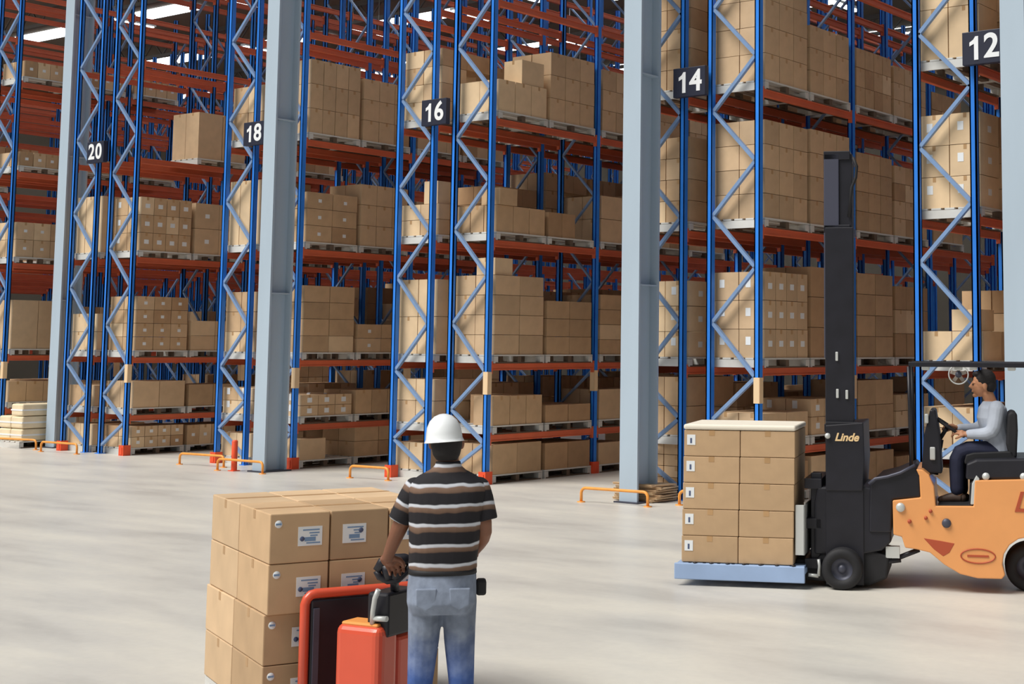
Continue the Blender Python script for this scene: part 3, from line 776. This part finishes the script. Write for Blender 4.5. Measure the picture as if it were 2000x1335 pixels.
arch = [(2003+50*math.cos(t), 1098+50*math.sin(t)) for t in [ .5-i*(PI+.95)/10 for i in range(11)]]
arch = [(2003+51*math.cos(t), 1098-51*math.sin(t)) for t in [-.45+i*(PI+.9)/10 for i in range(11)]]
body += arch + [(1951,1128),(1905,1127),(1872,1119),(1842,1101),(1815,1078),(1790,1072),(1768,1069),(1762,1048),(1746,1044)]
poly(body, -.95, -.08, TRUCK, 'chassis', .03, seg=3)
poly([(1803,1050),(1835,1055),(1862,1060),(1852,1078),(1840,1085),(1822,1071)], -.16, -.077, TRUCKR, 'step_recess', .004)
bb = MB(); a, z = Q(1906,1084,-.08); n = 28
ring = [(a+.145*math.cos(2*PI*k/n), -.077, z+.06*math.sin(2*PI*k/n)) for k in range(n+1)]
bb.tube(ring, .006, TRUCKR, 6, False); bb.box(a-.09, a+.09, -.08, -.074, z-.008, z+.008, TRUCKR); bb.build('oval_badge', tk)
for nm, u, v, rr, mm in (('side_lamp',1760,991,.04,LGREY), ('filler_cap',1847,1021,.04,DGREY), ('bolt',1777,1018,.018,TRUCKR), ('bolt',1808,1011,.016,TRUCKR), ('bolt',1817,998,.016,TRUCKR)):
    a, z = Q(u, v, -.08); bb = MB(); bb.lathe([(.001,.022),(rr*.8,.022),(rr,.008),(rr,-.01)], (a,-.08,z), (0,1,0), mm, 20); bb.build(nm, tk)
a, z = Q(2034, 982, -.08); text('Linde', .24, 'lettering', TRUCKR, (a, -.078, z), (PI/2, 0, PI), tk, .004, .3, .003)
# black hood over the battery, seat, floor
poly([(1884,936),(1886,905),(1905,897),(2096,892),(2100,934),(1902,937)], -.9, -.12, BLACKM, 'battery_hood', .02)
for u in (1923, 1995):
    a, z = Q(u, 930, -.12); bb = MB(); bb.lathe([(.001,.03),(.03,.028),(.033,0)], (a,-.12,z), (0,1,0), LGREY, 16); bb.build('hood_latch', tk)
poly([(1832,985),(1890,985),(1892,945),(1898,938),(1905,985),(1905,1000),(1832,1000)], -.85, -.12, BLACK, 'floor_mat', .005)
poly([(1882,902),(1886,888),(1900,884),(1975,880),(1982,900),(1884,906)], -.75, -.25, BLACK, 'seat_cushion', .03, seg=3, ref=-.3)
poly([(1962,866),(1966,808),(1974,802),(1984,806),(1985,840),(1982,893),(1968,893)], -.75, -.25, BLACK, 'seat_back', .02, seg=3, ref=-.3)
# front cowl
poly([(1702,948),(1718,933),(1750,925),(1787,909),(1798,926),(1799,972),(1746,976),(1742,1040),(1700,1040)], -.9, -.12, BLACKM, 'front_cowl', .015)
bb = MB(); pts = [(1700,946),(1712,936),(1735,932),(1760,924),(1788,909)]
bb.tube([(Q(u,v,-.1)[0], -.1, Q(u,v,-.1)[1]) for u,v in pts], .014, DGREY, 8); bb.build('cowl_trim', tk)
poly([(1560,1092),(1600,1092),(1622,1060),(1668,1058),(1700,1072),(1738,1085),(1734,1128),(1700,1142),(1560,1130)], -.85, -.16, BLACK, 'axle_housing', .02)
poly([(1596,985),(1602,952),(1690,950),(1742,962),(1742,1058),(1724,1075),(1690,1082),(1596,1082)], -.86, -.14, BLACKM, 'drive_housing', .02)
bb = MB(); P3 = lambda u, v, b_: (Q(u,v,b_)[0], b_, Q(u,v,b_)[1])
bb.tube([P3(1700,1100,-.2), P3(1760,1092,-.2)], .022, BLACKM, 10); bb.tube([P3(1755,1088,-.2), P3(1795,1072,-.2)], .022, BLACKM, 10)
bb.box(P3(1758,1070,-.2)[0], P3(1732,1070,-.2)[0], -.24, -.16, P3(1758,1088,-.2)[2], P3(1758,1066,-.2)[2], LGREY); bb.build('tilt_linkage', tk)
# wheels
def wheel(u, v, rad, wid, b_, name):
    a, z = Q(u, v, b_); w_ = root(name, (a, b_-wid/2, rad)); w_.parent = tk
    bb = MB(); h = wid/2
    bb.lathe([(rad*.52,-h),(rad*.9,-h),(rad,-h*.75),(rad,h*.75),(rad*.9,h),(rad*.52,h),(rad*.52,-h)], (0,0,0), (0,1,0), BLACK, 36); bb.build('tyre', w_)
    bb = MB(); bb.lathe([(rad*.53,h*.9),(rad*.45,h*.6),(rad*.2,h*.6),(rad*.16,h*.8),(.001,h*.8)], (0,0,0), (0,1,0), DGREY, 28); bb.lathe([(rad*.53,-h*.9),(.001,-h*.8)], (0,0,0), (0,1,0), DGREY, 28); bb.build('hub', w_)
wheel(1648, 1116, .178, .2, .0, 'wheel'); wheel(1648, 1116, .178, .2, -.82, 'wheel'); wheel(2003, 1097, .205, .26, -.30, 'wheel')
# mast
def rail(u0, u1, v0, v1, b_, m, name, w_=.05):
    a0, z0 = Q(u0, v1, b_); a1, z1 = Q(u1, v0, b_); bb = MB(); bb.box(min(a0,a1), max(a0,a1), b_-w_, b_, z0, z1, m)
    bb.box(min(a0,a1), max(a0,a1)-.0, b_-w_-.02, b_-w_, z0+.02, z1-.02, DGREY); return bb.build(name, tk, bevel=.006)
for b_ in (-.22, -.76):
    rail(1645, 1671, 292, 830, b_, BLACKM, 'inner_mast_rail'); rail(1616, 1645, 292, 700, b_+.02, mat('mast_grey', (66, 68, 84), .5), 'inner_mast_channel')
    rail(1618, 1672, 440, 1100, b_+.05, BLACKM, 'middle_mast_rail', .04)
    rail(1618, 1690, 826, 1140, b_+.09, BLACKM, 'outer_mast_rail', .04)
for v in (300, 445, 830, 1000):
    a0, z0 = Q(1672, v+12, -.5); a1, z1 = Q(1622, v-4, -.5); bb = MB(); bb.box(a0, a1, -.80, -.20, z0, z1, BLACKM); bb.build('mast_crossbar', tk, bevel=.006)
bb = MB(); a, z = Q(1660, 300, -.5); bb.tube([(a,-.5,.3),(a,-.5,3.0)], .035, DGREY, 14); bb.tube([(a,-.5,3.0),(a,-.5,z)], .024, LGREY, 14); bb.build('lift_cylinder', tk)
bb = MB()
for b_ in (-.42, -.58): bb.box(a-.06, a-.045, b_-.012, b_+.012, .4, z, DGREY)
bb.build('lift_chain', tk)
bb = MB(); hs = [P3(1673,300,-.2), P3(1680,318,-.2), P3(1678,340,-.2), P3(1670,360,-.2), P3(1664,420,-.2)]; bb.tube(hs, .014, BLACK, 8); bb.build('hose', tk)
poly([(1618,832),(1690,826),(1692,900),(1688,960),(1618,960)], -.85, -.115, BLACKM, 'mast_shield', .01)
a, z = Q(1658, 856, -.115); text('Linde', .095, 'lettering', mat('cream_lettering', (232, 200, 150), .5), (a, -.112, z), (PI/2, 0, PI), tk, .003, .3, .003)
a, z = Q(1622, 853, -.115); bb = MB(); bb.lathe([(.001,.03),(.022,.028),(.026,0)], (a,-.115,z), (0,1,0), LGREY, 16); bb.build('mast_lamp', tk)
for u, v in ((1640,697),(1641,770),(1659,772)):
    a, z = Q(u, v, -.16); bb = MB(); bb.box(a-.012, a+.012, -.165, -.155, z-.04, z+.04, LGREY); bb.build('mast_clip', tk, bevel=.006)
# carriage, backrest and forks
for b_ in (-.18, -.52, -.86):
    a0, z0 = Q(1610, 1100, b_); a1, z1 = Q(1590, 925, b_); bb = MB(); bb.box(a0, a1, b_-.04, b_, z0, z1, BLACKM); bb.build('load_backrest', tk, bevel=.006)
for v in (935, 1010, 1085):
    a0, z0 = Q(1618, v+14, -.5); a1, z1 = Q(1586, v-6, -.5); bb = MB(); bb.box(a0, a1, -.9, -.14, z0, z1, BLACKM); bb.build('carriage_bar', tk, bevel=.006)
for b_ in (-.22, -.66):
    bb = MB(); bb.box(.26, .31, b_-.1, b_, .085, .62, BLACKM); bb.box(.26, 1.36, b_-.1, b_, .085, .125, BLACKM); bb.build('fork', tk, bevel=.006)
bb = MB(); a0, z0 = Q(1581,1084,-.05); a1, z1 = Q(1560,987,-.05); bb.box(a0+.01, a0+.025, -.80, -.02, z0, z1, LGREY); bb.box(a0+.01, a1-.004, -.05, -.02, z0, z1, LGREY); tag(bb.build('load_guard_plate', tk, bevel=.004), 'pale grey guard plate')
bb = MB(); bb.tube([P3(1604,1124,-.1), P3(1606,1105,-.1), P3(1604,1092,-.1)], .014, LGREY, 8); bb.tube([P3(1585,1122,-.1), P3(1604,1124,-.1)], .016, LGREY, 8); bb.build('axle_bracket', tk)
# overhead guard
for b_ in (-.14, -.88):
    pts = [P3(1781,914,b_), P3(1779,800,b_), P3(1777,716,b_)]
    if b_ > -.5:
        bb = MB(); bb.tube([(x,b_,z) for x,_,z in pts], .016, BLACKM, 10); bb.build('guard_pillar', tk)
    else:
        bb = MB(); x0, _, z0 = P3(1781,914,-.14); x1, _, z1 = P3(1777,716,-.14); bb.tube([(x0,b_,z0),(x1,b_,z1)], .016, BLACKM, 10); bb.build('guard_pillar', tk)
    x0, _, z0 = P3(2085,895,-.14); bb = MB(); bb.tube([(x0, b_, z0), (x0+.02, b_, P3(2000,712,-.14)[2])], .02, BLACKM, 10); bb.build('guard_pillar', tk)
a0, _, z0 = P3(1777,712,-.14); a1, _, _ = P3(2085,712,-.14)
for b_ in (-.14, -.88):
    bb = MB(); bb.box(a1, a0, b_-.03, b_, z0-.02, z0+.025, BLACKM); bb.build('guard_rail', tk, bevel=.008)
for k in range(8):
    x = a0-.03-k*(a0-a1-.06)/7; bb = MB(); bb.box(x-.02, x+.02, -.88, -.16, z0-.015, z0+.015, DGREY); bb.build('guard_slat', tk, bevel=.004)
for u in (1810, 1873, 1902, 1975):
    a, _, z = P3(u, 722, -.2); bb = MB(); bb.box(a-.035, a+.035, -.24, -.19, z-.005, z+.04, LGREY); bb.build('guard_lamp', tk, bevel=.01)
a, _, z = P3(1873, 731, -.35); bb = MB()
n = 24; bb.tube([(a+.085*math.cos(2*PI*k/n), -.35, z+.085*math.sin(2*PI*k/n)) for k in range(n+1)], .007, LGREY, 6, False)
bb.lathe([(.001,.02),(.028,.015),(.03,-.02)], (a,-.35,z), (0,1,0), DGREY, 16)
for k in range(5):
    t = 2*PI*k/5; T = Matrix.Translation((a,-.35,z)) @ Matrix.Rotation(t, 4, 'Y') @ Matrix.Rotation(.4, 4, 'X'); bb.box(-.016, .016, -.003, .003, .02, .078, mat('fan_blade', (150,140,130), .5), T)
bb.tube([(a,-.37,z),(a,-.37,z+.1)], .008, DGREY, 6); bb.build('cab_fan', tk)
# steering column and wheel
bb = MB(); bb.tube([P3(1822,925,-.5), P3(1836,858,-.5)], [.05,.035], BLACKM, 14); bb.build('steering_column', tk)
ca = Vector(P3(1852, 832, -.5)); ax = Vector((-.55, 0, .83)).normalized(); sx = Vector((0,1,0)); sy = ax.cross(sx)
bb = MB(); n = 28; bb.tube([ca + (sx*math.cos(2*PI*k/n)+sy*math.sin(2*PI*k/n))*.165 for k in range(n+1)], .012, BLACK, 8, False)
for k in range(3): t = 2*PI*k/3; bb.tube([ca, ca + (sx*math.cos(t)+sy*math.sin(t))*.165], .009, BLACK, 6)
bb.lathe([(.001,.012),(.03,.01),(.035,-.02)], ca, ax, BLACK, 16); bb.tube([ca, Vector(P3(1836,858,-.5))], .018, BLACK, 8); bb.build('steering_wheel', tk)
poly([(1800,925),(1806,850),(1818,800),(1828,800),(1836,850),(1840,925)], -.72, -.28, BLACKM, 'dashboard', .015)
for u, v, s_ in ((1822,886,.03),(1811,818,.022)):
    a, z = Q(u, v, -.27); bb = MB(); bb.box(a-s_*.8, a+s_*.8, -.28, -.255, z-s_*1.9, z+s_*1.9, LGREY); bb.build('control_lever', tk, bevel=.01)
poly([(1893,985),(1896,945),(1905,928),(1911,935),(1904,985)], -.14, -.09, LGREY, 'grab_handle', .008)

# load on the forks
lr = root('pallet', TO, TR); tag(lr, 'pale blue pallet carried on the forklift forks', 'pallet', 'loose pallets on the floor')
PB = mat('pale_blue_plastic', (152, 176, 212), .5, var=.08, scale=3)
px0, pz0 = Q(1578, 1141, .05); px1, pz1 = Q(1331, 1108, .05)
bb = MB(); bb.box(px0, px1, .02, .05, .055, .195, PB); bb.box(px0, px1, -.88, -.85, .055, .195, PB); bb.build('skirt', lr, bevel=.008)
bb = MB()
for k in range(9): bb.box(px0+.01+k*(px1-px0-.13)/8, px0+.11+k*(px1-px0-.13)/8, -.849, .019, .172, .194, PB)
bb.build('deck_board', lr)
bb = MB()
for x in (px0, (px0+px1)/2-.05, px1-.1): bb.box(x, x+.1, -.849, .019, .13, .1715, PB)
bb.build('bearer', lr)
cx0, _ = Q(1556, 1100, .03); cx1, _ = Q(1343, 1100, .03); split = cx1-(cx1-cx0)*.51
ztop = 1.352; hh = (ztop-.198)/5
bb = MB()
for k in range(7): bb.tube([(px0+.1+k*.145, .03, .196), (px0+.1+k*.145, .03, .205)], .02, BLACKM, 8)
bb.build('deck_stud', lr)
for iz in range(5):
    for ic in range(2):
        x0, x1 = (split, cx1) if ic == 0 else (cx0, split)
        w_ = x1-x0
        bb = MB(); bb.box(-w_/2+.003, w_/2-.003, -.82, 0, 0, hh-.004, CARD[1]); o = bb.build('carton', bevel=.006)
        bb = MB(); bb.box(-.025, .025, -.82, 0.0012, hh-.05, hh-.003, TAPE); bb.build('tape', o)
        if ic == 0:
            bb = MB(); bb.box(w_/2-.105, w_/2-.03, 0, .003, hh*.42, hh*.42+.09, LABEL); bb.box(w_/2-.075, w_/2-.058, .003, .004, hh*.42+.015, hh*.42+.06, INKD); bb.build('shipping_label', o)
        p = Matrix.Rotation(TR, 3, 'Z') @ Vector(((x0+x1)/2, .0, .2+hh*iz)) + TO
        lean = .012*iz
        p = p + Matrix.Rotation(TR, 3, 'Z') @ Vector((-lean*.35, 0, 0))
        o.location = p; o.rotation_euler = (0, 0, TR)
        tag(o, '%s %s carton in the load on the forklift forks' % (['lowest', 'second', 'middle', 'fourth', 'topmost'][iz], ['left', 'right'][ic]), 'carton', 'cartons on the forklift load')
bb = MB(); bb.box(cx0-.02, cx1-.015, -.83, .01, ztop+.003, ztop+.05, mat('foam_sheet', (236, 228, 212), .6)); o = bb.build('cover_sheet', bevel=.018, seg=3)
o.location = TO; o.rotation_euler = (0,0,TR); tag(o, 'off-white cover sheet on top of the forklift load', 'cover sheet')

# driver
dr = root('person', TO, TR); tag(dr, 'person in pale shirt and dark trousers driving the orange forklift', 'person')
B0 = -.5
D = lambda u, v, b_=B0: Vector((Q(u,v,b_)[0], b_, Q(u,v,b_)[1]))
hip = D(1950, 872); chest = D(1936, 815); neckb = D(1932, 785); headc = D(1919, 750)
def tors(b, m, g=0.0):
    pts = [D(1950,884), D(1948,860), D(1942,838), D(1937,815), D(1937,796), D(1936,783)]
    rr = [(.125,.165),(.125,.16),(.122,.16),(.128,.18),(.112,.175),(.065,.10)]
    vs = []; n = 20
    for p, (rx, ry) in zip(pts, rr):
        for k in range(n):
            t = 2*PI*k/n; vs.append((p.x+(rx+g)*math.cos(t), p.y+(ry+g)*math.sin(t), p.z+.25*rx*math.cos(t)*0))
    q = len(pts); fs = [(i*n+k, i*n+(k+1)%n, (i+1)*n+(k+1)%n, (i+1)*n+k) for i in range(q-1) for k in range(n)] + [tuple(range(n)), tuple((q-1)*n+k for k in range(n))]
    b.add(vs, fs, m, True)
b = MB(); m = SKIN2
tors(b, m)
limb(b, [D(1938,795), D(1928,768)], [.056,.052], m)
hr = Matrix.Rotation(.30, 3, 'Y')
ball(b, headc+Vector((-.01,0,.02)), .095,.074,.10, m, 20, hr)
ball(b, headc+Vector((.035,0,-.03)), .062,.058,.085, m, 18, hr)
b.tube([headc+Vector((.083,0,.02)), headc+Vector((.112,0,-.025)), headc+Vector((.088,0,-.036))], [.010,.015,.012], m)
ball(b, headc+Vector((.088,0,-.062)), .012,.022,.008, m); ball(b, headc+Vector((.066,0,-.098)), .026,.026,.02, m)
ball(b, headc+Vector((.074,.03,.012)), .016,.022,.008, m); ball(b, headc+Vector((.074,-.03,.012)), .016,.022,.008, m)
ball(b, headc+Vector((-.02,.076,-.02)), .02,.012,.032, m); ball(b, headc+Vector((-.02,-.076,-.02)), .02,.012,.032, m)
shL = D(1945,797,-.33); elL = D(1938,847,-.30); wrL = D(1886,848,-.36)
shR = D(1942,800,-.67); elR = D(1912,838,-.72); wrR = D(1868,836,-.64)
limb(b, [shL, elL, wrL], [.05,.04,.027], m); limb(b, [shR, elR, wrR], [.05,.04,.027], m)
hand(b, wrL, (.95,-.25,.18), (0,.3,1), -1, m, 1.1); hand(b, wrR, (.9,.25,.25), (0,-.3,1), 1, m, 1.1)
for b1, u_, du in ((-.40, 0, 0), (-.62, 6, 8)):
    kn = D(1867+u_,876,b1); an = D(1868+du,962,b1)
    limb(b, [D(1950,880,b1*.9-.05), kn, an], [.075,.055,.038], m); limb(b, [an+Vector((-.02,0,-.02)), an+Vector((.12,0,-.05))], [.038,.028], m)
fuse(b, 'body', SKIN2, .0048, 3, dr)
b = MB(); tors(b, SHIRT, .012); ball(b, shL+Vector((0,-.02,.0)), .06,.06,.06, SHIRT); ball(b, shR+Vector((0,.02,0)), .06,.06,.06, SHIRT)
limb(b, [shL, elL, wrL+Vector((-.03,0,0))], [.07,.062,.042], SHIRT); limb(b, [shR, elR, wrR+Vector((-.03,0,0))], [.063,.056,.038], SHIRT)
limb(b, [D(1943,793)+Vector((0,-.05,0)), D(1931,786)+Vector((0,0,0)), D(1943,793)+Vector((0,.05,0))], [.02,.024,.02], SHIRT)
fuse(b, 'shirt', SHIRT, .006, 3, dr)
b = MB(); ball(b, D(1952,882), .125,.165,.09, NAVYT)
for b1, u_, du in ((-.40, 0, 0), (-.62, 6, 8)):
    limb(b, [D(1950,880,b1*.9-.05), D(1867+u_,876,b1), D(1868+du,955,b1)], [.085,.072,.062], NAVYT)
fuse(b, 'trousers', NAVYT, .007, 3, dr)
for b1, du in ((-.40, 0), (-.62, 8)):
    b = MB(); p = D(1868+du,966,b1); limb(b, [p+Vector((-.04,0,-.025)), p+Vector((.04,0,-.02)), p+Vector((.14,0,-.045))], [.042,.044,.032], mat('brown_shoe', (84, 66, 56), .6)); b.build('shoe', dr)
b = MB(); ball(b, headc+Vector((-.022,0,.042)), .098,.082,.094, HAIR, 20, hr); ball(b, headc+Vector((-.062,0,-.01)), .06,.072,.07, HAIR, 16); ball(b, headc+Vector((.045,0,.092)), .045,.06,.028, HAIR, 16)
ho = fuse(b, 'hair', HAIR, .006, 2, dr)
EYE = mat('dark_eye', (30, 22, 20), .3)
for s_ in (-1, 1):
    b = MB(); ball(b, headc+Vector((.083,.03*s_,-.003)), .009,.013,.008, EYE, 12); b.build('eye', dr)
